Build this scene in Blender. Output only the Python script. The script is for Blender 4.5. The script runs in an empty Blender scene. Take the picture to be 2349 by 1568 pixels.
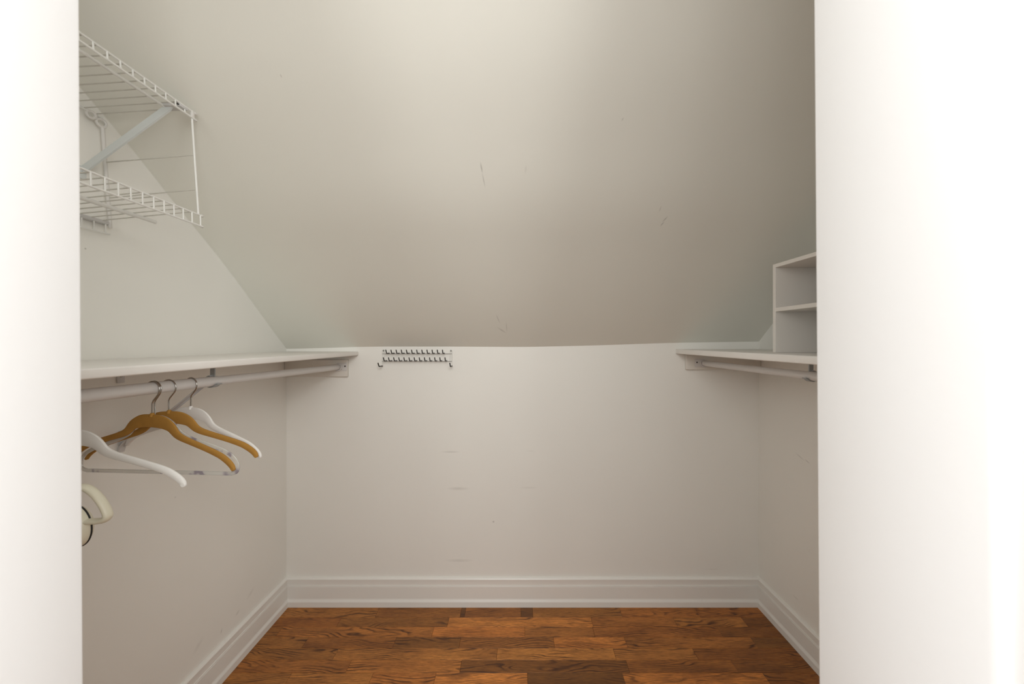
import bpy, bmesh, math, random
from mathutils import Vector, Matrix

random.seed(7)
SC = bpy.context.scene
COL = SC.collection
F, PX, PY, CH = 860.0, 1190.0, 782.0, 1.25      # focal length in px, vanishing point, camera height

# ------------------------------------------------------------------ camera
cam_d = bpy.data.cameras.new('camera')
cam = bpy.data.objects.new('camera', cam_d)
COL.objects.link(cam)
cam.location = (0, 0, CH)
cam.rotation_euler = (math.radians(90), 0, 0)
cam_d.sensor_width = 36.0
cam_d.sensor_fit = 'HORIZONTAL'
cam_d.lens = 36.0 * F / 2349.0
cam_d.shift_x = -(PX - 1174.5) / 2349.0
cam_d.shift_y = -(784.0 - PY) / 2349.0
cam_d.clip_start = 0.01
cam_d.dof.use_dof = True
cam_d.dof.focus_distance = 1.55
cam_d.dof.aperture_fstop = 7.0
SC.camera = cam

# ------------------------------------------------------------------ light
world = bpy.data.worlds.new('world')
SC.world = world
world.use_nodes = True
bg = world.node_tree.nodes['Background']
bg.inputs[0].default_value = (1.0, 0.985, 0.955, 1)
bg.inputs[1].default_value = 0.12

def area(name, loc, target, size, size_y, power, color):
    l = bpy.data.lights.new(name, 'AREA')
    l.shape = 'RECTANGLE'; l.size = size; l.size_y = size_y
    l.energy = power; l.color = color
    o = bpy.data.objects.new(name, l)
    COL.objects.link(o)
    o.location = loc
    d = Vector(target) - Vector(loc)
    o.rotation_euler = d.to_track_quat('-Z', 'Y').to_euler()
    return o
WARM = (1.0, 1.0, 0.99)
area('flash_softbox', (0.06, -0.24, 1.78), (0.0, 1.777, 1.15), 0.16, 0.16, 0.9, WARM)
area('hall_ceiling_bounce', (0.0, -1.1, 2.25), (0.0, 1.2, 1.0), 1.6, 0.9, 38.0, WARM)
area('hall_fill_right', (0.75, -0.6, 1.6), (-0.6, 1.2, 1.2), 0.9, 1.2, 21.0, WARM)  # added fill light in the hall, aimed at the closet's left side
area('hall_fill_left', (-0.75, -0.6, 1.6), (0.6, 1.2, 1.2), 0.9, 1.2, 13.5, WARM)  # weaker added fill from the other side of the hall
# unseen fill lights added inside the closet, over and beside the door
area('closet_fill', (-0.1, 0.39, 2.14), (-0.1, 1.2, 0.6), 0.6, 0.12, 0.6, WARM)
area('closet_fill_left', (-0.75, 0.39, 1.75), (-0.75, 1.4, 1.2), 0.3, 0.3, 0.8, WARM)

SC.view_settings.view_transform = 'Standard'
SC.view_settings.look = 'None'
SC.view_settings.gamma = 1.0
SC.view_settings.use_curve_mapping = False
SC.view_settings.exposure = 0.0

# ------------------------------------------------------------------ materials
def new_mat(name):
    m = bpy.data.materials.new(name)
    m.use_nodes = True
    nt = m.node_tree
    b = nt.nodes['Principled BSDF']
    return m, nt, b

def set_in(b, k, v):
    if k in b.inputs: b.inputs[k].default_value = v

def paint(name, col, rough=0.6, spec=0.3, metal=0.0, var=0.02, vscale=3.0, bump=0.0, bscale=120.0, smudges=()):
    m, nt, b = new_mat(name)
    N, L = nt.nodes, nt.links
    set_in(b, 'Roughness', rough); set_in(b, 'Specular IOR Level', spec); set_in(b, 'Metallic', metal)
    tc = N.new('ShaderNodeTexCoord')
    nz = N.new('ShaderNodeTexNoise'); nz.inputs['Scale'].default_value = vscale; nz.inputs['Detail'].default_value = 4
    L.new(tc.outputs['Object'], nz.inputs['Vector'])
    mx = N.new('ShaderNodeMix'); mx.data_type = 'RGBA'
    mx.inputs['A'].default_value = tuple(c * (1 - var) for c in col) + (1,)
    mx.inputs['B'].default_value = tuple(min(1, c * (1 + var)) for c in col) + (1,)
    L.new(nz.outputs['Fac'], mx.inputs['Factor'])
    out = mx.outputs['Result']
    if smudges:
        acc = None
        for (x, z, ang, a, bb, s) in smudges:
            mp = N.new('ShaderNodeMapping'); mp.vector_type = 'TEXTURE'
            if isinstance(x, tuple):           # (y, z) plane mark on a side wall
                mp.inputs['Location'].default_value = (0, x[0], z)
                mp.inputs['Rotation'].default_value = (ang, 0, 0)
                mp.inputs['Scale'].default_value = (100, a, bb)
            else:
                mp.inputs['Location'].default_value = (x, 0, z)
                mp.inputs['Rotation'].default_value = (0, -ang, 0)
                mp.inputs['Scale'].default_value = (a, 100, bb)
            L.new(tc.outputs['Object'], mp.inputs['Vector'])
            g = N.new('ShaderNodeTexGradient'); g.gradient_type = 'SPHERICAL'
            L.new(mp.outputs['Vector'], g.inputs['Vector'])
            mu = N.new('ShaderNodeMath'); mu.operation = 'MULTIPLY'; mu.inputs[1].default_value = s
            L.new(g.outputs['Fac'], mu.inputs[0])
            if acc is None: acc = mu.outputs[0]
            else:
                ad = N.new('ShaderNodeMath'); ad.operation = 'MAXIMUM'
                L.new(acc, ad.inputs[0]); L.new(mu.outputs[0], ad.inputs[1]); acc = ad.outputs[0]
        m2 = N.new('ShaderNodeMix'); m2.data_type = 'RGBA'
        L.new(acc, m2.inputs['Factor']); L.new(out, m2.inputs['A'])
        m2.inputs['B'].default_value = (0.22, 0.20, 0.17, 1)
        out = m2.outputs['Result']
    L.new(out, b.inputs['Base Color'])
    if bump > 0:
        n2 = N.new('ShaderNodeTexNoise'); n2.inputs['Scale'].default_value = bscale; n2.inputs['Detail'].default_value = 3
        L.new(tc.outputs['Object'], n2.inputs['Vector'])
        bp = N.new('ShaderNodeBump'); bp.inputs['Strength'].default_value = bump; bp.inputs['Distance'].default_value = 0.002
        L.new(n2.outputs['Fac'], bp.inputs['Height']); L.new(bp.outputs['Normal'], b.inputs['Normal'])
    return m

D = 1.777            # back wall distance
WL, WR = -1.101, 1.1385
YF, YN = 0.363, 0.225    # closet face and hall face of the wall with the door

CREASE = [(-1.3, 1.211), (-1.101, 1.213), (-0.95, 1.2165), (-0.72, 1.224), (-0.3, 1.224), (0.04, 1.222), (0.35, 1.229), (0.70, 1.241), (1.1385, 1.248), (1.4, 1.25)]
PROF = [(0, 0), (.119, .1), (.231, .2), (.397, .342), (.476, .402), (.578, .476), (.646, .533), (.713, .587), (.754, .616), (.824, .664), (1.0, .787), (1.55, 1.17)]
def interp(tab, x):
    if x <= tab[0][0]: return tab[0][1]
    for (a, va), (b_, vb) in zip(tab, tab[1:]):
        if x <= b_: return va + (vb - va) * (x - a) / (b_ - a)
    return tab[-1][1]
def smooth_prof(t):
    s = 0.0
    for k in range(-4, 5): s += interp(PROF, max(0, t + k * 0.02)) if t > 0.09 else interp(PROF, t)
    return s / 9
def crease(x):
    return sum(interp(CREASE, x + k * 0.03) for k in range(-3, 4)) / 7
def slope_z(x, y): return crease(x) + smooth_prof(D - y)
def on_slope(px, py):
    z = D
    while z > 0.3:
        x = (px - PX) / F * z
        if CH + (PY - py) / F * z >= 0 and CH + (PY - py) / F * z <= slope_z(x, z): break
        z -= 0.001
    # march from the camera instead, first hit
    z = 0.4
    while z < D:
        x = (px - PX) / F * z; h = CH + (PY - py) / F * z
        if h >= slope_z(x, z): return x, z, h
        z += 0.001
    return x, D, h
S = 1.777 / F
def bw(px, py): return (px - PX) * S, CH - (py - PY) * S

def slope_mark(p0, p1, w, s):
    x0, _, z0 = on_slope(*p0); x1, _, z1 = on_slope(*p1)
    return ((x0 + x1) / 2, (z0 + z1) / 2, math.atan2(z1 - z0, x1 - x0), math.hypot(x1 - x0, z1 - z0) / 2 * 1.15, w, s)

sm_back = []
for (px, py, hl, th, s) in [(1034, 1036, 24, 2.2, .5), (1051, 1120, 28, 4.5, .42), (1213, 1118, 24, 3, .2), (1217, 1034, 14, 1.5, .2),
                            (1053, 1285, 36, 4.5, .3), (1132, 1196, 3, 3, .9), (1634, 1305, 20, 1.5, .2), (1608, 1085, 8, 1.5, .15)]:
    x, z = bw(px, py); sm_back.append((x, z, 0, hl * S, th * S, s * .55))
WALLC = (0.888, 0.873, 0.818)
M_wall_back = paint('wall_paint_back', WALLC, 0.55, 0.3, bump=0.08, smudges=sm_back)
sm_slope = [slope_mark((1102, 372), (1107, 398), .003, .55), slope_mark((1106, 396), (1113, 430), .0025, .4), slope_mark((1207, 378), (1205, 400), .004, .15),
            slope_mark((1138, 720), (1147, 742), .0035, .3), slope_mark((1140, 750), (1162, 764), .004, .35), slope_mark((1161, 738), (1163, 762), .003, .3),
            slope_mark((1519, 509), (1532, 496), .003, .45), slope_mark((1514, 519), (1524, 508), .003, .45), slope_mark((1512, 486), (1517, 472), .003, .3),
            slope_mark((1427, 272), (1429, 276), .004, .3), slope_mark((643, 174), (647, 175), .003, .4)]
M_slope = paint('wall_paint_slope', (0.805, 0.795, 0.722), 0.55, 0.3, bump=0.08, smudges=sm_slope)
def lw(px, py):
    u = PX - px; y = 1.101 * F / u
    return y, CH - (py - PY) / F * y
sm_left = []
for (px, py, ang, a, b_, s) in [(293, 827, 0, .014, .004, .7), (545, 1405, .5, .014, .006, .25), (508, 1447, 1.3, .012, .004, .35), (575, 1360, .5, .03, .010, .12), (455, 1480, .6, .03, .012, .12), (196, 570, 0, .003, .003, .6), (402, 1140, 0, .004, .004, .25)]:
    y, z = lw(px, py); sm_left.append(((y,), z, ang, a, b_, s))
M_wall_left = paint('wall_paint_left', WALLC, 0.55, 0.3, bump=0.08, smudges=sm_left)
def rw(px, py):
    u = px - PX; y = 1.1385 * F / u
    return y, CH - (py - PY) / F * y
sm_right = []
for (px, py, ang, a, b_, s) in [(1835, 1047, .35, .03, .003, .3), (1852, 1058, .35, .016, .003, .35), (1825, 1370, 0, .02, .004, .2)]:
    y, z = rw(px, py); sm_right.append(((y,), z, ang, a, b_, s))
M_wall_right = paint('wall_paint_right', WALLC, 0.55, 0.3, bump=0.08, smudges=sm_right)
M_plain = paint('wall_paint', WALLC, 0.6, 0.3, bump=0.08)
M_jamb = paint('door_trim_paint', (0.92, 0.915, 0.90), 0.45, 0.4, bump=0.05)
M_base = paint('baseboard_paint', (0.86, 0.84, 0.79), 0.35, 0.5, var=0.012)
M_shelf = paint('shelf_laminate', (0.87, 0.845, 0.80), 0.38, 0.5, var=0.015, vscale=8)
M_cleat = paint('cleat_paint', (0.76, 0.725, 0.66), 0.45, 0.4, bump=0.05)
M_cubby = paint('cubby_laminate', (0.77, 0.735, 0.68), 0.4, 0.4, var=0.01)
M_rod = paint('rod_enamel', (0.70, 0.68, 0.655), 0.35, 0.5, var=0.015, vscale=12)
M_brk = paint('bracket_enamel', (0.60, 0.59, 0.575), 0.4, 0.5)
M_steel = paint('bracket_steel', (0.36, 0.37, 0.37), 0.35, 0.5, metal=0.5)
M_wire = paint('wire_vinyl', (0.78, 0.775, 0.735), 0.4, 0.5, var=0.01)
M_wire_shade = paint('wire_vinyl_shaded', (0.56, 0.54, 0.48), 0.4, 0.5, var=0.01)  # same vinyl darkened: underside shade put into the colour
M_brace = paint('brace_enamel', (0.64, 0.665, 0.645), 0.4, 0.5)
M_clip = paint('clip_plastic', (0.72, 0.70, 0.66), 0.5, 0.4)
M_grey = paint('rack_wire', (0.42, 0.41, 0.39), 0.4, 0.5)
M_rubber = paint('black_rubber', (0.012, 0.011, 0.010), 0.45, 0.4)
M_screw = paint('screw_steel', (0.40, 0.39, 0.37), 0.35, 0.5, metal=0.8)
M_dark = paint('dark_slot', (0.06, 0.055, 0.05), 0.6, 0.3)
M_chrome = paint('hook_steel', (0.46, 0.44, 0.41), 0.18, 0.5, metal=1.0)
M_gold = paint('ochre_velvet', (0.40, 0.205, 0.045), 0.8, 0.15, var=0.12, vscale=60, bump=0.15, bscale=900)
M_whitev = paint('white_velvet', (0.80, 0.78, 0.74), 0.75, 0.2, var=0.03, vscale=50, bump=0.15, bscale=900)
M_cream = paint('cream_plastic', (0.74, 0.70, 0.55), 0.4, 0.5)
# clear plastic hanger: slightly milky, refraction painted in as faint violet bands
M_clear, nt, b = new_mat('clear_plastic')
set_in(b, 'Roughness', 0.18); set_in(b, 'Transmission Weight', 0.55); set_in(b, 'IOR', 1.46)
tc = nt.nodes.new('ShaderNodeTexCoord'); nz = nt.nodes.new('ShaderNodeTexNoise'); nz.inputs['Scale'].default_value = 34; nz.inputs['Detail'].default_value = 1
nt.links.new(tc.outputs['Object'], nz.inputs['Vector'])
rp = nt.nodes.new('ShaderNodeValToRGB')
rp.color_ramp.elements[0].position = 0.56; rp.color_ramp.elements[0].color = (0.88, 0.87, 0.82, 1)
rp.color_ramp.elements[1].position = 0.64; rp.color_ramp.elements[1].color = (0.46, 0.42, 0.48, 1)
nt.links.new(nz.outputs['Fac'], rp.inputs['Fac']); nt.links.new(rp.outputs['Color'], b.inputs['Base Color'])

# oak plank: every plank gets its own tone through the object colour, its own grain through the object's random number
def wood():
    m, nt, b = new_mat('stained_oak')
    N, L = nt.nodes, nt.links
    tc = N.new('ShaderNodeTexCoord'); oi = N.new('ShaderNodeObjectInfo')
    mul = N.new('ShaderNodeMath'); mul.operation = 'MULTIPLY'; mul.inputs[1].default_value = 57.0
    L.new(oi.outputs['Random'], mul.inputs[0])
    cb = N.new('ShaderNodeCombineXYZ')
    for i in range(3): L.new(mul.outputs[0], cb.inputs[i])
    add = N.new('ShaderNodeVectorMath'); add.operation = 'ADD'
    L.new(tc.outputs['Object'], add.inputs[0]); L.new(cb.outputs[0], add.inputs[1])
    # warp field for the cathedral figure
    mpw = N.new('ShaderNodeMapping'); mpw.inputs['Scale'].default_value = (2.3, 9.0, 1.0)
    L.new(add.outputs[0], mpw.inputs['Vector'])
    nw = N.new('ShaderNodeTexNoise'); nw.inputs['Scale'].default_value = 1.0; nw.inputs['Detail'].default_value = 3.0; nw.inputs['Roughness'].default_value = 0.42
    L.new(mpw.outputs[0], nw.inputs['Vector'])
    # rings = frac(noise * k) as thin dark late-wood lines
    k = N.new('ShaderNodeMath'); k.operation = 'MULTIPLY'; k.inputs[1].default_value = 17.0
    L.new(nw.outputs['Fac'], k.inputs[0])
    sp = N.new('ShaderNodeSeparateXYZ'); L.new(tc.outputs['Object'], sp.inputs[0])
    ky = N.new('ShaderNodeMath'); ky.operation = 'MULTIPLY_ADD'; ky.inputs[1].default_value = 85.0
    L.new(sp.outputs['Y'], ky.inputs[0]); L.new(k.outputs[0], ky.inputs[2])
    fr = N.new('ShaderNodeMath'); fr.operation = 'FRACT'; L.new(ky.outputs[0], fr.inputs[0])
    rr = N.new('ShaderNodeValToRGB'); e = rr.color_ramp.elements
    e[0].position = 0.0; e[0].color = (0, 0, 0, 1); e[1].position = 1.0; e[1].color = (0.0, 0.0, 0.0, 1)
    a = e.new(0.50); a.color = (0.03, .03, .03, 1)
    a = e.new(0.80); a.color = (0.92, .92, .92, 1)
    a = e.new(0.90); a.color = (0.80, .80, .80, 1)
    L.new(fr.outputs[0], rr.inputs['Fac'])
    # patchiness of the dark lines
    mpp = N.new('ShaderNodeMapping'); mpp.inputs['Scale'].default_value = (5.0, 22.0, 1.0); L.new(add.outputs[0], mpp.inputs['Vector'])
    npn = N.new('ShaderNodeTexNoise'); npn.inputs['Scale'].default_value = 1.0; npn.inputs['Detail'].default_value = 2; L.new(mpp.outputs[0], npn.inputs['Vector'])
    pr = N.new('ShaderNodeMapRange'); pr.inputs['From Min'].default_value = 0.42; pr.inputs['From Max'].default_value = 0.60
    pr.inputs['To Min'].default_value = 0.03; pr.inputs['To Max'].default_value = 1.0
    L.new(npn.outputs['Fac'], pr.inputs['Value'])
    rm = N.new('ShaderNodeMath'); rm.operation = 'MULTIPLY'; L.new(rr.outputs['Color'], rm.inputs[0]); L.new(pr.outputs[0], rm.inputs[1])
    # fine pores, long streaks
    mpf = N.new('ShaderNodeMapping'); mpf.inputs['Scale'].default_value = (34.0, 480.0, 1.0); L.new(add.outputs[0], mpf.inputs['Vector'])
    nf = N.new('ShaderNodeTexNoise'); nf.inputs['Scale'].default_value = 1.0; nf.inputs['Detail'].default_value = 3; nf.inputs['Roughness'].default_value = 0.65
    L.new(mpf.outputs[0], nf.inputs['Vector'])
    fr2 = N.new('ShaderNodeMapRange'); fr2.inputs['From Min'].default_value = 0.40; fr2.inputs['From Max'].default_value = 0.70
    fr2.inputs['To Min'].default_value = 0.0; fr2.inputs['To Max'].default_value = 0.68
    L.new(nf.outputs['Fac'], fr2.inputs['Value'])
    # broad colour drift
    mpb = N.new('ShaderNodeMapping'); mpb.inputs['Scale'].default_value = (6.0, 26.0, 1.0); L.new(add.outputs[0], mpb.inputs['Vector'])
    nb = N.new('ShaderNodeTexNoise'); nb.inputs['Scale'].default_value = 1.0; nb.inputs['Detail'].default_value = 4; L.new(mpb.outputs[0], nb.inputs['Vector'])
    base = N.new('ShaderNodeMix'); base.data_type = 'RGBA'
    base.inputs['A'].default_value = (0.26, 0.087, 0.019, 1); base.inputs['B'].default_value = (0.78, 0.30, 0.063, 1)
    L.new(nb.outputs['Fac'], base.inputs['Factor'])
    tone = N.new('ShaderNodeMix'); tone.data_type = 'RGBA'; tone.blend_type = 'MULTIPLY'; tone.inputs['Factor'].default_value = 1.0
    L.new(base.outputs['Result'], tone.inputs['A']); L.new(oi.outputs['Color'], tone.inputs['B'])
    ringc = N.new('ShaderNodeMix'); ringc.data_type = 'RGBA'; ringc.inputs['B'].default_value = (0.050, 0.016, 0.006, 1)
    L.new(rm.outputs[0], ringc.inputs['Factor']); L.new(tone.outputs['Result'], ringc.inputs['A'])
    fin = N.new('ShaderNodeMix'); fin.data_type = 'RGBA'; fin.inputs['B'].default_value = (0.060, 0.022, 0.008, 1)
    L.new(fr2.outputs[0], fin.inputs['Factor']); L.new(ringc.outputs['Result'], fin.inputs['A'])
    L.new(fin.outputs['Result'], b.inputs['Base Color'])
    set_in(b, 'Roughness', 0.42); set_in(b, 'Specular IOR Level', 0.35)
    bp = N.new('ShaderNodeBump'); bp.inputs['Strength'].default_value = 0.25; bp.inputs['Distance'].default_value = 0.0006; bp.invert = True
    L.new(fr2.outputs[0], bp.inputs['Height']); L.new(bp.outputs['Normal'], b.inputs['Normal'])
    return m
M_wood = wood()
M_sub = paint('subfloor', (0.05, 0.025, 0.012), 0.8, 0.1)

# ------------------------------------------------------------------ builders
WORLD = {}
def wpos(o): return WORLD.get(o.name, Vector((0, 0, 0)))
def thing(name, label, cat, loc, group=None):
    o = bpy.data.objects.new(name, None); COL.objects.link(o)
    o.location = loc; o.empty_display_size = 0.05
    WORLD[o.name] = Vector(loc)
    o['label'] = label; o['category'] = cat
    if group: o['group'] = group
    return o
def obj(name, bm, mat, parent=None, origin=None, smooth=False, kind=None, label=None):
    """bm is in world space (or in the parent's own space when origin == 'local')"""
    if origin == 'local': org = Vector((0, 0, 0)); base = Vector((0, 0, 0))
    else:
        org = Vector(origin) if origin is not None else (wpos(parent) if parent else Vector((0, 0, 0)))
        base = wpos(parent) if parent else Vector((0, 0, 0))
    bmesh.ops.recalc_face_normals(bm, faces=bm.faces)
    if org.length: bmesh.ops.translate(bm, vec=-org, verts=bm.verts)
    me = bpy.data.meshes.new(name); bm.to_mesh(me); bm.free()
    me.materials.append(mat)
    if smooth:
        me.polygons.foreach_set('use_smooth', [True] * len(me.polygons))
        try: me.set_sharp_from_angle(angle=math.radians(38))
        except Exception: pass
    o = bpy.data.objects.new(name, me); COL.objects.link(o)
    if parent: o.parent = parent
    o.location = org - base
    WORLD[o.name] = org
    if kind: o['kind'] = kind
    if label: o['label'] = label
    return o
def box_bm(lo, hi, bevel=0.0, bm=None, seg=2):
    own = bmesh.new()
    vs = [own.verts.new((x, y, z)) for z in (lo[2], hi[2]) for y in (lo[1], hi[1]) for x in (lo[0], hi[0])]
    for f in ((0, 2, 3, 1), (4, 5, 7, 6), (0, 1, 5, 4), (2, 6, 7, 3), (0, 4, 6, 2), (1, 3, 7, 5)):
        own.faces.new([vs[i] for i in f])
    if bevel > 0:
        bmesh.ops.bevel(own, geom=own.edges[:], offset=bevel, segments=seg, affect='EDGES', profile=0.5)
    if bm is None: return own
    me = bpy.data.meshes.new('tmp'); own.to_mesh(me); own.free(); bm.from_mesh(me); bpy.data.meshes.remove(me)
    return bm
def sweep_bm(path, section, frames=None, closed=False, bm=None, up=Vector((0, 0, 1)), caps=True):
    """section(i) -> list of (a, b) offsets along side and normal axes; path in 3-D"""
    bm = bm or bmesh.new()
    P = [Vector(p) for p in path]; n = len(P)
    rings = []
    prev = None
    for i in range(n):
        if closed: t = P[(i + 1) % n] - P[i - 1]
        else: t = P[min(i + 1, n - 1)] - P[max(i - 1, 0)]
        t.normalize()
        if frames is not None: nrm = Vector(frames)
        elif prev is None:
            nrm = up if abs(t.dot(up)) < 0.9 else Vector((1, 0, 0))
        else: nrm = prev
        nrm = (nrm - t * nrm.dot(t)).normalized(); prev = nrm
        side = t.cross(nrm).normalized()
        rings.append([bm.verts.new(P[i] + side * a + nrm * b_) for a, b_ in section(i)])
    m = len(rings[0])
    for i in range(n if closed else n - 1):
        r0, r1 = rings[i], rings[(i + 1) % n]
        for j in range(m): bm.faces.new((r0[j], r0[(j + 1) % m], r1[(j + 1) % m], r1[j]))
    if not closed and caps:
        bm.faces.new(rings[0][::-1]); bm.faces.new(rings[-1])
    return bm
def circle(r, k=10): return [(r * math.cos(2 * math.pi * j / k), r * math.sin(2 * math.pi * j / k)) for j in range(k)]
def tube_bm(path, r, k=10, closed=False, bm=None):
    c = circle(r, k)
    return sweep_bm(path, lambda i: c, closed=closed, bm=bm)
def fillet(pts, r=0.006, n=5):
    out = [Vector(pts[0])]
    for a, b_, c in zip(pts, pts[1:], pts[2:]):
        a, b_, c = Vector(a), Vector(b_), Vector(c)
        d1 = (a - b_); d2 = (c - b_); q = min(r, d1.length * .45, d2.length * .45)
        p0 = b_ + d1.normalized() * q; p1 = b_ + d2.normalized() * q
        for k in range(n + 1):
            t = k / n; out.append(p0 * (1 - t) ** 2 + b_ * 2 * t * (1 - t) + p1 * t * t)
    out.append(Vector(pts[-1])); return out
def catmull(pts, n=6):
    P = [Vector(p) for p in pts]; P = [P[0] * 2 - P[1]] + P + [P[-1] * 2 - P[-2]]
    out = []
    for i in range(1, len(P) - 2):
        a, b_, c, d = P[i - 1:i + 3]
        for k in range(n):
            t = k / n
            out.append(0.5 * ((2 * b_) + (-a + c) * t + (2 * a - 5 * b_ + 4 * c - d) * t * t + (-a + 3 * b_ - 3 * c + d) * t ** 3))
    out.append(P[-2]); return out
def disc_bm(c, axis, r, h, k=14, bm=None):
    c = Vector(c); a = Vector(axis).normalized()
    return sweep_bm([c, c + a * h * .7, c + a * h], lambda i: circle(r if i < 2 else r * .75, k), bm=bm)

# ------------------------------------------------------------------ room shell
def grid_surface(name, xs, ts, fn, mat, thick, nrm, kind='structure'):
    bm = bmesh.new()
    A = [[bm.verts.new(fn(x, t)) for t in ts] for x in xs]
    B = [[bm.verts.new(Vector(fn(x, t)) + Vector(nrm) * thick) for t in ts] for x in xs]
    nx, nt_ = len(xs), len(ts)
    for i in range(nx - 1):
        for j in range(nt_ - 1):
            bm.faces.new((A[i][j], A[i + 1][j], A[i + 1][j + 1], A[i][j + 1]))
            bm.faces.new((B[i][j], B[i][j + 1], B[i + 1][j + 1], B[i + 1][j]))
    for i in range(nx - 1):
        bm.faces.new((A[i][0], B[i][0], B[i + 1][0], A[i + 1][0])); bm.faces.new((A[i][-1], A[i + 1][-1], B[i + 1][-1], B[i][-1]))
    for j in range(nt_ - 1):
        bm.faces.new((A[0][j], A[0][j + 1], B[0][j + 1], B[0][j])); bm.faces.new((A[-1][j], B[-1][j], B[-1][j + 1], A[-1][j + 1]))
    return obj(name, bm, mat, smooth=True, kind=kind)
XS = [WL + (WR - WL) * i / 56 for i in range(57)]
TS = [0, .02, .04, .06, .08] + [0.10 + 0.02 * i for i in range(66)]
YC = 0.30
TS = [t for t in TS if D - t >= YF + 0.001] + [D - YF]
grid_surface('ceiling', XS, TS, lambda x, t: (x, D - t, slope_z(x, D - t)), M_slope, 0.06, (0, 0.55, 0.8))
grid_surface('wall_back', XS, [0.0, 1.0], lambda x, t: (x, D, t * crease(x)), M_wall_back, 0.08, (0, 1, 0))
def side_wall(name, x, sgn, mat):
    bm = bmesh.new()
    prof = [(YF, 0.0), (D + 0.08, 0.0), (D + 0.08, crease(x) + 0.02), (D, crease(x))] + [(D - t, slope_z(x, D - t)) for t in TS[1:]]
    a = [bm.verts.new((x, y, z)) for y, z in prof]; b_ = [bm.verts.new((x + sgn * 0.08, y, z + 0.03 * (z > 0.5))) for y, z in prof]
    bm.faces.new(a); bm.faces.new(b_[::-1])
    for i in range(len(prof)):
        j = (i + 1) % len(prof); bm.faces.new((a[i], b_[i], b_[j], a[j]))
    return obj(name, bm, mat, kind='structure')
side_wall('wall_left', WL, -1, M_wall_left)
side_wall('wall_right', WR, 1, M_wall_right)
# wall with the door opening; the jambs stand a little out of plumb
def jl(z): return -0.4223 - 0.0058 * (z - CH)
def jr(z): return 0.2872 - 0.0076 * (z - CH)
JT = 0.02; HEAD = 2.06; TOPZ = 2.50
bm = bmesh.new()
def prism(bm, quad, y0, y1):
    a = [bm.verts.new((x, y0, z)) for x, z in quad]; b_ = [bm.verts.new((x, y1, z)) for x, z in quad]
    bm.faces.new(a); bm.faces.new(b_[::-1])
    for i in range(4):
        j = (i + 1) % 4; bm.faces.new((a[i], b_[i], b_[j], a[j]))
prism(bm, [(-1.9, 0), (jl(0) - JT, 0), (jl(HEAD) - JT, HEAD), (-1.9, HEAD)], YN + .004, YF)
prism(bm, [(jr(0) + JT, 0), (1.9, 0), (1.9, HEAD), (jr(HEAD) + JT, HEAD)], YN + .004, YF)
prism(bm, [(-1.9, HEAD), (1.9, HEAD), (1.9, TOPZ), (-1.9, TOPZ)], YN + .004, YF)
obj('wall_front', bm, M_plain, kind='structure')
def jamb(name, xf, sgn):
    bm = bmesh.new(); rows = []
    for k in range(33):
        z = HEAD * k / 32; x = xf(z); w = 0.0
        r = 0.003
        sec = [(x, YF - r), (x + sgn * r * .3, YF - r * .3), (x + sgn * r, YF), (x + sgn * JT, YF), (x + sgn * JT, YN), (x + sgn * 0.006, YN), (x + sgn * 0.0018, YN + .0018), (x, YN + .006)]
        rows.append([bm.verts.new((a, b_, z)) for a, b_ in sec])
    for r0, r1 in zip(rows, rows[1:]):
        for j in range(8): bm.faces.new((r0[j], r0[(j + 1) % 8], r1[(j + 1) % 8], r1[j]))
    bm.faces.new(rows[0][::-1]); bm.faces.new(rows[-1])
    return obj(name, bm, M_jamb, smooth=True, kind='structure')
jamb('trim_1', jl, -1)
jamb('trim_2', jr, 1)
obj('trim_3', box_bm((jl(HEAD) - JT, YN, HEAD - .001), (jr(HEAD) + JT, YF, HEAD + 0.018), 0.002), M_jamb, kind='structure')
# hall-side casing boards
def casing(name, x0, x1):
    obj(name, box_bm((x0, YN - 0.016, 0), (x1, YN + 0.003, HEAD + 0.075), 0.004, seg=3), M_jamb, kind='structure', smooth=True)
casing('trim_4', -0.52, -0.4285)
casing('trim_5', 0.2965, 0.39)

# baseboards: plinth, step, field, groove, upper field, cap
BP = [(0.0175, 0.0), (0.0175, 0.0235), (0.0165, 0.0265), (0.0125, 0.034), (0.0115, 0.0375), (0.0115, 0.0925), (0.0095, 0.0938), (0.0085, 0.0955),
      (0.0120, 0.0975), (0.0120, 0.0995), (0.0095, 0.1005), (0.0095, 0.1215), (0.0120, 0.1225), (0.0120, 0.1275), (0.0095, 0.1310), (0.0045, 0.1340), (0.0, 0.1345)]
def baseboard(name, fn):
    bm = bmesh.new()
    a = [bm.verts.new(fn(d, h, 0)) for d, h in BP] + [bm.verts.new(fn(0, 0, 0))]
    b_ = [bm.verts.new(fn(d, h, 1)) for d, h in BP] + [bm.verts.new(fn(0, 0, 1))]
    n = len(a)
    for i in range(n):
        j = (i + 1) % n; bm.faces.new((a[i], b_[i], b_[j], a[j]))
    bm.faces.new(a[::-1]); bm.faces.new(b_)
    obj(name, bm, M_base, kind='structure')
baseboard('baseboard_back', lambda d, h, e: ((WL + d) if e == 0 else (WR - d), D - d, h))
baseboard('baseboard_left', lambda d, h, e: (WL + d, D - d if e == 0 else YF, h))
baseboard('baseboard_right', lambda d, h, e: (WR - d, D - d if e == 0 else YF, h))

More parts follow.
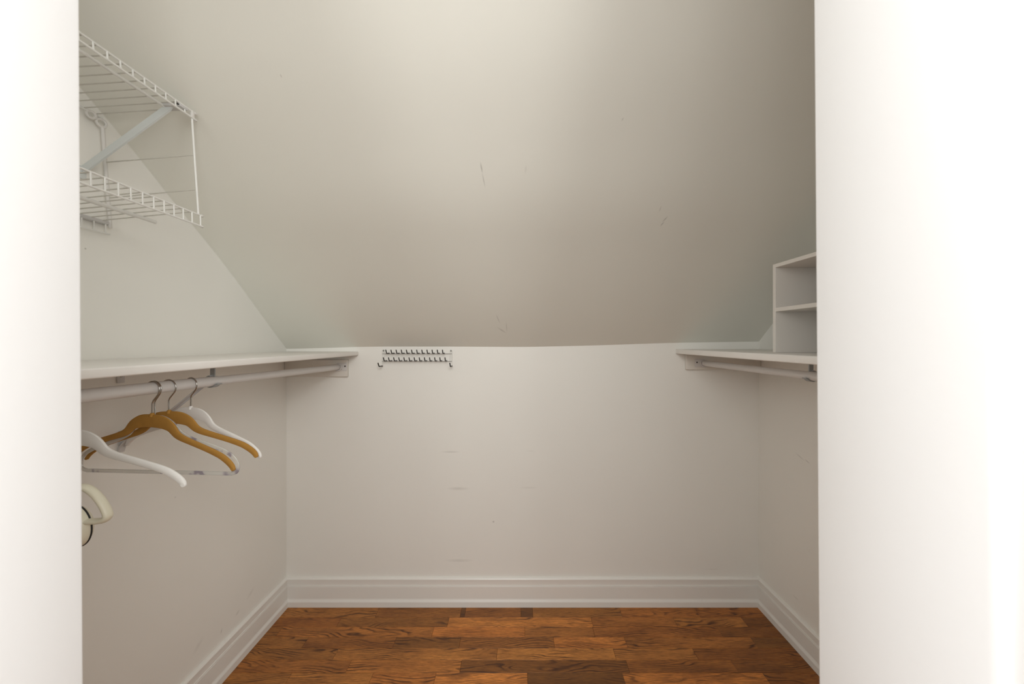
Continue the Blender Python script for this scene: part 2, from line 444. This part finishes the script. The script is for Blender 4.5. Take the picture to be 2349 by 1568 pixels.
# ------------------------------------------------------------------ oak floor, plank by plank
floor = obj('floor', box_bm((-1.9, -0.75, -0.06), (1.9, D + 0.08, -0.012)), M_sub, kind='structure')
PW = 0.0568; Y0 = 1.698
ROWS = {  # joints seen in the photograph (pixel x at the middle of the row)
    0: ([865, 1057, 1067, 1195, 1222, 1425, 1600], 1406), 1: ([778, 1028, 1358, 1549, 1708], 1426), 2: ([640, 993, 1204, 1362, 1651], 1448),
    3: ([700, 905, 1055, 1271, 1436, 1730], 1473), 4: ([770, 1140, 1410, 1595], 1500), 5: ([800, 1057, 1440, 1685], 1527), 6: ([660, 850, 997, 1210, 1432, 1760], 1556)}
TONES = {(0, 1): .75, (0, 2): .35, (0, 4): .42, (0, 5): .85, (1, 0): .8, (1, 1): .7, (1, 2): 1.35, (1, 3): 1.0, (1, 4): 1.05, (1, 5): .55, (2, 1): 1.0, (2, 2): 1.25, (2, 3): .95, (2, 5): .62,
         (3, 2): .55, (3, 3): .78, (3, 4): 1.25, (3, 5): .9, (3, 6): .6, (4, 0): .8, (4, 1): 1.0, (4, 2): 1.15, (4, 3): 1.0, (4, 4): .7, (5, 0): .85, (5, 1): 1.05, (5, 2): .48, (5, 3): .72, (5, 4): .62,
         (6, 0): .9, (6, 1): 1.05, (6, 2): 1.1, (6, 3): 1.35, (6, 4): .40, (6, 5): 1.25}
rng = random.Random(11)
for r in range(0, 43):
    y1 = Y0 + PW - r * PW; y0 = y1 - PW
    if r == 0: y1 = D - 0.004
    inside = y0 >= YF
    x_lo, x_hi = (WL + .004, WR - .004) if inside else (-1.85, 1.85)
    if r in ROWS:
        ym = (y0 + y1) / 2
        js = [(p - PX) / F * ym for p in ROWS[r][0]]
        if r == 0: js = [(p - PX) / F * 1.726 for p in ROWS[r][0]]
        while js[0] - x_lo > 0.75: js.insert(0, js[0] - rng.uniform(.3, .6))
    else:
        js = []; x = x_lo + rng.uniform(.1, .5)
        while x < x_hi - .08: js.append(x); x += rng.uniform(.22, .75)
    js = [x_lo] + [j for j in js if x_lo + .03 < j < x_hi - .03] + [x_hi]
    extra = len(js) - 2 - (len(ROWS[r][0]) if r in ROWS else 0)
    for i, (a, b_) in enumerate(zip(js, js[1:])):
        g = 0.0003
        # between the jambs the boards run through; elsewhere under the wall line
        bm = box_bm((a + g, y0 + g, -0.012), (b_ - g, y1 - g, rng.uniform(-0.0002, 0.0)), 0.0005, seg=1)
        c = ((a + b_) / 2, (y0 + y1) / 2, -0.006)
        o = obj('plank', bm, M_wood, floor, origin=c)
        t = TONES.get((r, i - max(0, extra) if r in ROWS else -1), rng.uniform(.7, 1.15))
        w = rng.uniform(-.06, .06)
        o.color = (t, t * (1 + w), t * (1 + w * 1.5), 1)

# ------------------------------------------------------------------ shelves of laminate board
def board_shelf(label, x0, x1, z0, z1):
    xb = x0 if abs(x0) > abs(x1) else x1
    bm = box_bm((x0, YF + .002, z0), (x1, D - .001, z1), 0.0035, seg=3)
    o = obj('closet_shelf', bm, M_shelf, origin=((x0 + x1) / 2, 1.07, z0), smooth=True)
    o['label'] = label; o['category'] = 'shelf'
    return o
board_shelf('long white laminate shelf along the left wall, above the hangers', WL + .001, -0.7586, 1.1825, 1.2015)
board_shelf('white laminate shelf along the right wall, under the open cubby box', 0.742, WR - .001, 1.1905, 1.2125)

def cleat(label, x0, x1, z0, z1):
    o = obj('shelf_cleat', box_bm((x0, D - 0.018, z0), (x1, D - .0005, z1), 0.0025), M_cleat, origin=((x0 + x1) / 2, D, z0), smooth=True)
    o['label'] = label; o['category'] = 'cleat'
cleat('painted wooden cleat on the back wall under the left shelf end', WL + .001, -0.805, 1.083, 1.1625)
cleat('painted wooden cleat on the back wall under the right shelf end', 0.787, WR - .001, 1.116, 1.188)

# ------------------------------------------------------------------ rods, sockets, brackets
def rod(label, x, ya, za, yb, zb, yj):
    t = thing('closet_rod', label, 'rod', (x, ya, za))
    f = lambda y: Vector((x, y, za + (zb - za) * (y - ya) / (yb - ya)))
    obj('outer_tube', tube_bm([f(ya), f(yj)], 0.0138, 24), M_rod, t, smooth=True)
    obj('inner_tube', tube_bm([f(yj - .002), f(yb)], 0.0126, 24), M_rod, t, smooth=True)
    return f
rodL = rod('white metal closet rod under the left shelf, carrying the hangers', -0.845, YF + .004, 1.149, D - .022, 1.1285, 1.05)
rodR = rod('white metal closet rod under the right shelf, empty', 0.866, YF + .004, 1.1475, D - .022, 1.1465, 1.12)
def socket(label, p, side):
    t = thing('rod_socket', label, 'rod socket', (p.x, D - .018, p.z))
    y = D - .0185
    obj('plate', box_bm((min(p.x, p.x - side * .034) - .006, y - .002, p.z - .017), (max(p.x, p.x - side * .034) + .006, y, p.z + .019), .0015), M_rod, t, smooth=True)
    arc = [(p.x + .0165 * math.cos(a), 0, p.z + .0165 * math.sin(a)) for a in [math.radians(d) for d in range(150, 391, 12)]]
    arc = [(a, y - .006, c) for a, _, c in arc]
    obj('cup', sweep_bm(arc, lambda i: [(-.0022, -.005), (.0022, -.005), (.0022, .005), (-.0022, .005)], frames=(0, 1, 0)), M_rod, t)
    obj('screw', disc_bm((p.x - side * .031, y - .002, p.z + .004), (0, -1, 0), .0035, .0016), M_dark, t)
socket('white rod end socket screwed to the left cleat', rodL(D - .02), -1)
socket('white rod end socket screwed to the right cleat', rodR(D - .02), 1)
def bracket(label, s, y, rc, wall, shelf_z, shelf_front, low):
    """s = +1 right wall, -1 left wall"""
    t = thing('shelf_bracket', label, 'bracket', (wall, y, low))
    w = .0085
    q = lambda x0, x1: (min(x0, x1), max(x0, x1))
    xa, xb = q(wall - s * .0005, wall - s * .0035)
    obj('wall_plate', box_bm((xa, y - .010, shelf_z - .048), (xb, y + .010, shelf_z - .0005), .001), M_brk, t, smooth=True)
    obj('lower_plate', box_bm((xa, y - .006, low + .012), (xb, y + .013, low + .052), .003), M_brk, t, smooth=True)
    xa, xb = q(wall - s * .003, rc.x - s * .03)
    obj('top_arm', box_bm((xa, y - w, shelf_z - .0045), (xb, y + w, shelf_z - .0003), .001), M_brk, t, smooth=True)
    xa, xb = q(rc.x - .006, rc.x + .007)
    obj('web', box_bm((xa, y - .002, rc.z + .013), (xb, y + .002, shelf_z - .003), .0008), M_steel, t)
    ang = [math.radians(a) for a in range(95, 331, 9)]
    arc = [(rc.x - s * .0158 * math.cos(a), y, rc.z + .0158 * math.sin(a)) for a in ang]
    arc.append((arc[-1][0] - s * .006, y, arc[-1][2] + .001))
    sec = [(-.0014, -w), (.0014, -w), (.0014, w), (-.0014, w)]
    obj('rod_hook', sweep_bm(arc, lambda i: sec, frames=(0, 1, 0)), M_steel, t)
    dg = catmull([(wall - s * .002, y, low - .006), (wall - s * .010, y, low + .014), (wall - s * .031, y, low + .032), (wall - s * .084, y, low + .062), (wall - s * .138, y, low + .104), (rc.x + s * .039, y, rc.z - .022), (rc.x + s * .017, y, rc.z - .004)], 7)
    obj('diagonal_arm', sweep_bm(dg, lambda i: [(-.0018, -w), (.0018, -w), (.0018, w), (-.0018, w)], frames=(0, 1, 0)), M_brk, t)
    rib = sweep_bm(dg[6:], lambda i: [(-.006, -.0012), (.002, -.0012), (.002, .0012), (-.006, .0012)], frames=(0, 1, 0))
    obj('arm_rib', rib, M_brk, t)
    for zz in (shelf_z - .028, low + .035):
        obj('screw', disc_bm((wall - s * .0035, y, zz), (-s, 0, 0), .0045, .002), M_screw, t)
bracket('grey-white metal shelf bracket with diagonal arm behind the hangers, left wall', -1, 1.035, rodL(1.035), WL, 1.1825, -.79, .950)
bracket('grey-white metal rod bracket under the right shelf, beside the right jamb', 1, 1.112, rodR(1.112), WR, 1.1905, .78, .955)

# ------------------------------------------------------------------ clothes hangers
ARM = [(0, -.0135), (.024, -.0150), (.040, -.0195), (.053, -.0268), (.067, -.0405), (.081, -.0480), (.1035, -.0555), (.125, -.0620), (.144, -.0680), (.165, -.0750), (.185, -.0830), (.202, -.0935), (.212, -.1025), (.2155, -.1085)]
HW = [.0152, .0150, .0136, .0112, .0088, .0075, .0066, .0064, .0063, .0064, .0066, .0065, .0060, .0052]
def velvet_body():
    right = catmull([(x, 0, z) for x, z in ARM], 5)
    hw = catmull([(h, 0, 0) for h in HW], 5)
    path = [Vector((-p.x, 0, p.z)) for p in right[:0:-1]] + right
    w = [h.x for h in hw[:0:-1]] + [h.x for h in hw]
    # rounded ends
    d = (path[-1] - path[-2]).normalized()
    for f, sc_ in ((.55, .80), (.9, .42)):
        q = right[-1] + d * HW[-1] * f
        path.append(q); w.append(HW[-1] * sc_)
        path.insert(0, Vector((-q.x, 0, q.z))); w.insert(0, HW[-1] * sc_)
    T = .0030
    def sec(i):
        h = w[i]; t = T * min(1, h / .005 + .3)
        return [(h, 0), (h * .93, t * .7), (h * .72, t), (-h * .72, t), (-h * .93, t * .7), (-h, 0), (-h * .93, -t * .7), (-h * .72, -t), (h * .72, -t), (h * .93, -t * .7)]
    return sweep_bm(path, sec, frames=(0, 1, 0))
HC = (0.0005, .0585); HR = .0185
def hook_path():
    pts = [(0, 0, -.006), (0, 0, .012), (0, 0, .030)]
    arc = [(HC[0] + HR * math.cos(math.radians(a)), 0, HC[1] + HR * math.sin(math.radians(a))) for a in range(-42, 212, 9)]
    return fillet([pts[0], pts[1], pts[2], arc[0]], .006, 4)[:-1] + [Vector(p) for p in arc]
def make_hanger(label, body_mat, name='velvet_hanger'):
    t = thing(name, label, 'hanger', (0, 0, 0), 'clothes hangers on the left rod')
    obj('shoulder_bar', velvet_body(), body_mat, t, origin='local', smooth=True)
    obj('hook', tube_bm(hook_path(), .0016, 10), M_chrome, t, origin='local', smooth=True)
    obj('neck_collar', sweep_bm([(0, 0, -.004), (0, 0, .002), (0, 0, .0045)], lambda i: circle((.0058, .0046, .003)[i], 12)), body_mat, t, origin='local', smooth=True)
    return t
def copy_thing(src, label, mats=None):
    r = src.copy(); COL.objects.link(r); r['label'] = label
    for ch in list(src.children):
        c = ch.copy(); COL.objects.link(c); c.parent = r
        if mats and ch.name.split('.')[0] in ('shoulder_bar', 'neck_collar'):
            c.data = c.data.copy(); c.data.materials[0] = mats
    return r
def hang(t, y, theta, roll=0.0, dx=0.0):
    c = rodL(y)
    t.location = (c.x + dx, y, c.z + .0138 + .0016 - (HC[1] + HR))
    t.rotation_euler = (0, math.radians(roll), math.radians(-theta))
hA = make_hanger('nearer and lower of the two ochre velvet hangers on the left rod', M_gold)
hang(hA, .864, 8.6, 1.2)
hC = copy_thing(hA, 'farther of the two ochre velvet hangers, its right tip against a white hanger tip')
hang(hC, .906, 3.0, -1.6)
hD = copy_thing(hA, 'white velvet hanger farthest back on the left rod, behind both ochre ones', M_whitev)
hang(hD, .966, 12.5, 0.6)
hE = copy_thing(hA, 'white velvet hanger nearest the left door jamb, in front of the clear crossbar', M_whitev)
hang(hE, .705, 1.5, -2.4)
# clear hanger with crossbar
hB = thing('plastic_hanger', 'clear plastic hanger with a straight crossbar, directly behind the front ochre hanger', 'hanger', (0, 0, 0), 'clothes hangers on the left rod')
half = catmull([(0, 0, -.006), (.020, 0, -.007), (.038, 0, -.014), (.054, 0, -.026), (.070, 0, -.042), (.084, 0, -.050), (.110, 0, -.060), (.150, 0, -.072), (.180, 0, -.082), (.200, 0, -.092), (.213, 0, -.106), (.2165, 0, -.119), (.212, 0, -.129), (.198, 0, -.1335)], 5)
loop = half + [Vector((.13, 0, -.1335)), Vector((.06, 0, -.1335)), Vector((-.06, 0, -.1335)), Vector((-.13, 0, -.1335))] + [Vector((-p.x, 0, p.z)) for p in half[:0:-1]]
sec = [(.0044, 0), (.0036, .0016), (-.0036, .0016), (-.0044, 0), (-.0036, -.0016), (.0036, -.0016)]
obj('frame', sweep_bm(loop, lambda i: sec, frames=(0, 1, 0), closed=True), M_clear, hB, origin='local', smooth=True)
obj('hook', tube_bm(hook_path(), .0015, 10), M_chrome, hB, origin='local', smooth=True)
hang(hB, .8710, 8.8, -2.0)

# ------------------------------------------------------------------ wire shelving on the left wall
WH = 1.25
XF_, XB_ = -0.850, -1.0870
def wire_shelf(label, h_front, h_back, lip, y_rail_end, y_deck0, y_lip0, mid_x, mid_r, mid_end, brace):
    yn = 0.47
    t = thing('wire_shelf', label, 'wire shelf', (XF_, yn, WH + h_front))
    H = lambda x: WH + h_front + (h_back - h_front) * (x - XF_) / (XB_ - XF_)
    zt = H(XF_)
    obj('front_rail', tube_bm([(XF_, yn, zt), (XF_, y_rail_end, zt)], .0024, 8), M_wire, t, smooth=True)
    obj('lip_rail', tube_bm([(XF_ + .001, yn, zt - lip), (XF_ + .001, y_rail_end, zt - lip)], .0024, 8), M_wire, t, smooth=True)
    for zz in (zt, zt - lip):
        obj('end_cap', sweep_bm([(XF_, y_rail_end - .004, zz), (XF_, y_rail_end + .001, zz), (XF_, y_rail_end + .003, zz)], lambda i: circle((.0033, .0033, .0018)[i], 8)), M_clip, t, smooth=True)
    obj('back_rail', tube_bm([(XB_, yn, H(XB_)), (XB_, y_rail_end - .008, H(XB_))], .0026, 8), M_wire, t, smooth=True)
    obj('middle_rail', tube_bm([(mid_x, yn, H(mid_x) - mid_r - .001), (mid_x, mid_end, H(mid_x) - mid_r - .001)], mid_r, 10), M_wire, t, smooth=True)
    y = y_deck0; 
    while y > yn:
        obj('deck_wire', tube_bm([(XF_ - .001, y, zt + .001), (XB_, y, H(XB_) + .001)], .0014, 6), M_wire_shade, t, smooth=True)
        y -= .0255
    y = y_lip0
    while y > yn:
        obj('lip_wire', tube_bm([(XF_ + .0012, y, zt), (XF_ + .0022, y, zt - lip)], .0017, 6), M_wire, t, smooth=True)
        y -= .0256
    return t, H
up, HU = wire_shelf('upper white wire shelf, top of the two, high on the left wall', .597, .5815, .0165, .987, .962, .9777, -.891, .0035, .944, True)
lo, HL = wire_shelf('lower white wire shelf, with deep front lip, below the diagonal brace', .3355, .3130, .0285, 1.007, .9755, .9992, -.972, .0048, 1.003, False)
# back lip of the lower shelf, hanging down along the wall
zb = HL(XB_)
obj('back_lip_rail', tube_bm([(XB_ + .002, .47, zb - .030), (XB_ + .002, .995, zb - .030)], .0020, 8), M_wire, lo, smooth=True)
y = .9846
while y > .5:
    obj('back_lip_wire', tube_bm([(XB_ + .002, y, zb), (XB_ + .002, y, zb - .030)], .0016, 6), M_wire, lo, smooth=True); y -= .027
obj('wall_clip', box_bm((XB_ - .012, .925, zb - .006), (XB_ + .005, .999, zb + .003), .002), M_brk, lo, smooth=True, label='grey wall clip')
# brace of the upper shelf: flat steel strut from the middle rail down to the wall
yb = .944
br = sweep_bm([(-.8785, yb, WH + .594), (-.884, yb, WH + .586), (-1.098, yb, WH + .430)], lambda i: [(-.0095, -.0015), (-.0085, .0025), (.0085, .0025), (.0095, -.0015)], frames=(0, -1, 0))
obj('diagonal_brace', br, M_brace, up, label='flat bluish-grey diagonal brace')
obj('brace_clip', box_bm((-.896, yb - .008, WH + .588), (-.846, yb + .016, WH + .5955), .002), M_brk, up, smooth=True)
obj('brace_foot', box_bm((-1.1005, yb - .008, WH + .408), (-1.097, yb + .008, WH + .440), .001), M_brace, up, smooth=True)
obj('joint_clip', box_bm((-.8535, .971, WH + .580), (-.8465, .980, WH + .599), .002), M_clip, up, smooth=True)
# dark gap of the joint clip
obj('joint_slot', box_bm((-.8530, .931, WH + .5895), (-.8475, .951, WH + .5925), .001), M_dark, up)
# round wall clips at the back of the upper shelf
def ring(cx, cy, cz, R, r, par, nm):
    p = [(cx + .002 * math.cos(a), cy + R * math.cos(a), cz + R * math.sin(a)) for a in [2 * math.pi * k / 18 for k in range(18)]]
    obj(nm, tube_bm(p, r, 7, closed=True), M_clip, par, smooth=True)
ring(-1.086, .952, WH + .575, .0085, .0035, up, 'wall_clip')
# ladder-like end frame between both shelves
fr_ = thing('wire_end_frame', 'white wire end frame of two uprights and two crossbars joining both wire shelves', 'wire frame', (-.97, .99, WH + .32))
YT, YB_ = .9755, .9965
fy = lambda h: YB_ + (YT - YB_) * (h - .33) / (.59 - .33)
obj('front_upright', tube_bm([(XF_ - .001, fy(.595), WH + .595), (XF_ - .001, fy(.338), WH + .338)], .0024, 8), M_wire, fr_, smooth=True)
obj('back_upright', tube_bm([(-1.084, fy(.555) - .002, WH + .555), (-1.084, fy(.30) - .004, WH + .300)], .0042, 10), M_clip, fr_, smooth=True)
ring(-1.084, fy(.566) - .004, WH + .566, .0095, .0035, fr_, 'upright_eye')
for hf, hb in ((.488, .468), (.4005, .3775)):
    obj('crossbar', tube_bm([(XF_ - .001, fy(hf), WH + hf), (-1.084, fy(hb) - .003, WH + hb)], .0015, 7), M_wire_shade, fr_, smooth=True)

# ------------------------------------------------------------------ hook rack on the back wall
rk = thing('hook_rack', 'narrow wire wall rack with two rows of small black hooks, on the back wall', 'hook rack', (bw(957, 828)[0], D - .004, bw(957, 842)[1]))
yr = D - .0055
S2 = yr / F
rp_ = lambda px, py: ((px - PX) * S2, yr, CH - (py - PY) * S2)
for py in (810.8, 828.2):
    a = rp_(876.5, py); b_ = rp_(1037, py)
    obj('cross_wire', tube_bm([a, b_], .00125, 8), M_grey, rk, smooth=True)
for (p0, p1, ya, yb_) in ((877.8, 881.6, 803.5, 839.5), (1032.6, 1036.8, 803.0, 839.5)):
    outer = p0 if p0 < 900 else p1; inner = p1 if p0 < 900 else p0
    pts = [rp_(outer, yb_), rp_(outer, ya), rp_(inner, ya), rp_(inner, 829)]
    obj('upright_wire', tube_bm(fillet(pts, .0025, 4), .0011, 8), M_wire, rk, smooth=True)
for px in (879.6, 1034.2):
    c = rp_(px, 803.5)
    obj('screw', disc_bm((c[0], D - .0005, c[2]), (0, -1, 0), .0038, .008, 16), M_screw, rk, smooth=True)
def rack_hook(px, py, p, out, rise, r):
    a = Vector(rp_(px, py - .6))
    e = a + Vector((0, -p, .0005)); tip = e + Vector((0, -out, rise))
    obj('rack_hook', tube_bm(fillet([a, e, tip], .003, 4), r, 8), M_rubber, rk, smooth=True)
for k in range(12): rack_hook(893 + 11.5 * k, 810.2, .036, .011, .0160, .0023)
for k in range(13): rack_hook(887.6 + 11.46 * k, 827.4, .036, .011, .0160, .0023)
rack_hook(877.4, 839.6, .043, .013, .0165, .0026)
rack_hook(1036.9, 839.6, .043, .013, .0165, .0026)

# ------------------------------------------------------------------ open cubby box on the right shelf
cb_ = thing('cubby_box', 'white open-front cubby box with one middle shelf, standing on the right shelf', 'cubby box', (.99, .94, 1.2125))
cx0, cx1, cy0, cy1 = .840, 1.130, .640, 1.240
ct = .0125; zt = CH + .2525; zb0 = 1.2128
obj('side_panel', box_bm((cx0, cy1 - ct - .0005, zb0), (cx1, cy1, zt), .0006, seg=1), M_cubby, cb_)
obj('side_panel', box_bm((cx0, cy0, zb0), (cx1, cy0 + ct, zt), .0006, seg=1), M_cubby, cb_)
obj('top_panel', box_bm((cx0, cy0 + ct + .0003, zt - .0118), (cx1, cy1 - ct - .0008, zt), .0006, seg=1), M_cubby, cb_)
obj('middle_shelf', box_bm((cx0 + .0005, cy0 + ct + .0003, CH + .0965), (cx1 - .004, cy1 - ct - .0008, CH + .1090), .0006, seg=1), M_cubby, cb_)
obj('back_panel', box_bm((cx1 + .0003, cy0, zb0), (cx1 + .0035, cy1, zt), 0), M_cubby, cb_)

# ------------------------------------------------------------------ cream object hanging behind the left jamb
yo = .615
ip = lambda px, py, dy=0.0: Vector(((px - PX) / F * yo, yo + dy, CH - (py - PY) / F * yo))
ap = thing('handheld_appliance', 'cream object with a looped handle and black-edged body, mostly hidden behind the left jamb', 'appliance', ip(172, 1245))
hp = catmull([ip(156, 1132), ip(176, 1118), ip(196, 1118), ip(216, 1130), ip(233, 1150), ip(245, 1172), ip(247, 1184), ip(240, 1191), ip(225, 1194.5), ip(208, 1195), ip(194, 1195)], 6)
def hsec(i):
    f = i / (len(hp) - 1); a = .0050 if f < .75 else .0044
    return [(a * math.cos(t), .0075 * math.sin(t)) for t in [2 * math.pi * k / 14 for k in range(14)]]
obj('handle', sweep_bm(hp, hsec, frames=(0, 1, 0)), M_cream, ap, smooth=True)
bm = bmesh.new()
c0 = ip(172, 1206)
bmesh.ops.create_uvsphere(bm, u_segments=32, v_segments=18, radius=1.0)
mt = Matrix.Translation(c0) @ Matrix.Rotation(math.radians(-12), 4, 'Y') @ Matrix.Diagonal((.0245, .018, .0345, 1))
bmesh.ops.transform(bm, matrix=mt, verts=bm.verts)
obj('body', bm, M_cream, ap, smooth=True)
rim = [mt @ Vector((1.0 * math.cos(a), .12, 1.0 * math.sin(a))) for a in [2 * math.pi * k / 40 for k in range(40)]]
obj('rim', tube_bm(rim, .0013, 8, closed=True), M_rubber, ap, smooth=True, label='black rubber rim')
rc = rodL(yo)
cord = [c0 + Vector((-.012, 0, .030)), Vector((c0.x - .045, yo, 1.02)), Vector((rc.x + .0165, yo, 1.10)), Vector((rc.x + .0165, yo, rc.z))]
cord = catmull(cord, 6) + [Vector((rc.x + .0158 * math.cos(a), yo, rc.z + .0158 * math.sin(a))) for a in [math.radians(d) for d in range(20, 260, 20)]]
obj('hanging_cord', tube_bm(cord, .0014, 8), M_cream, ap, smooth=True)
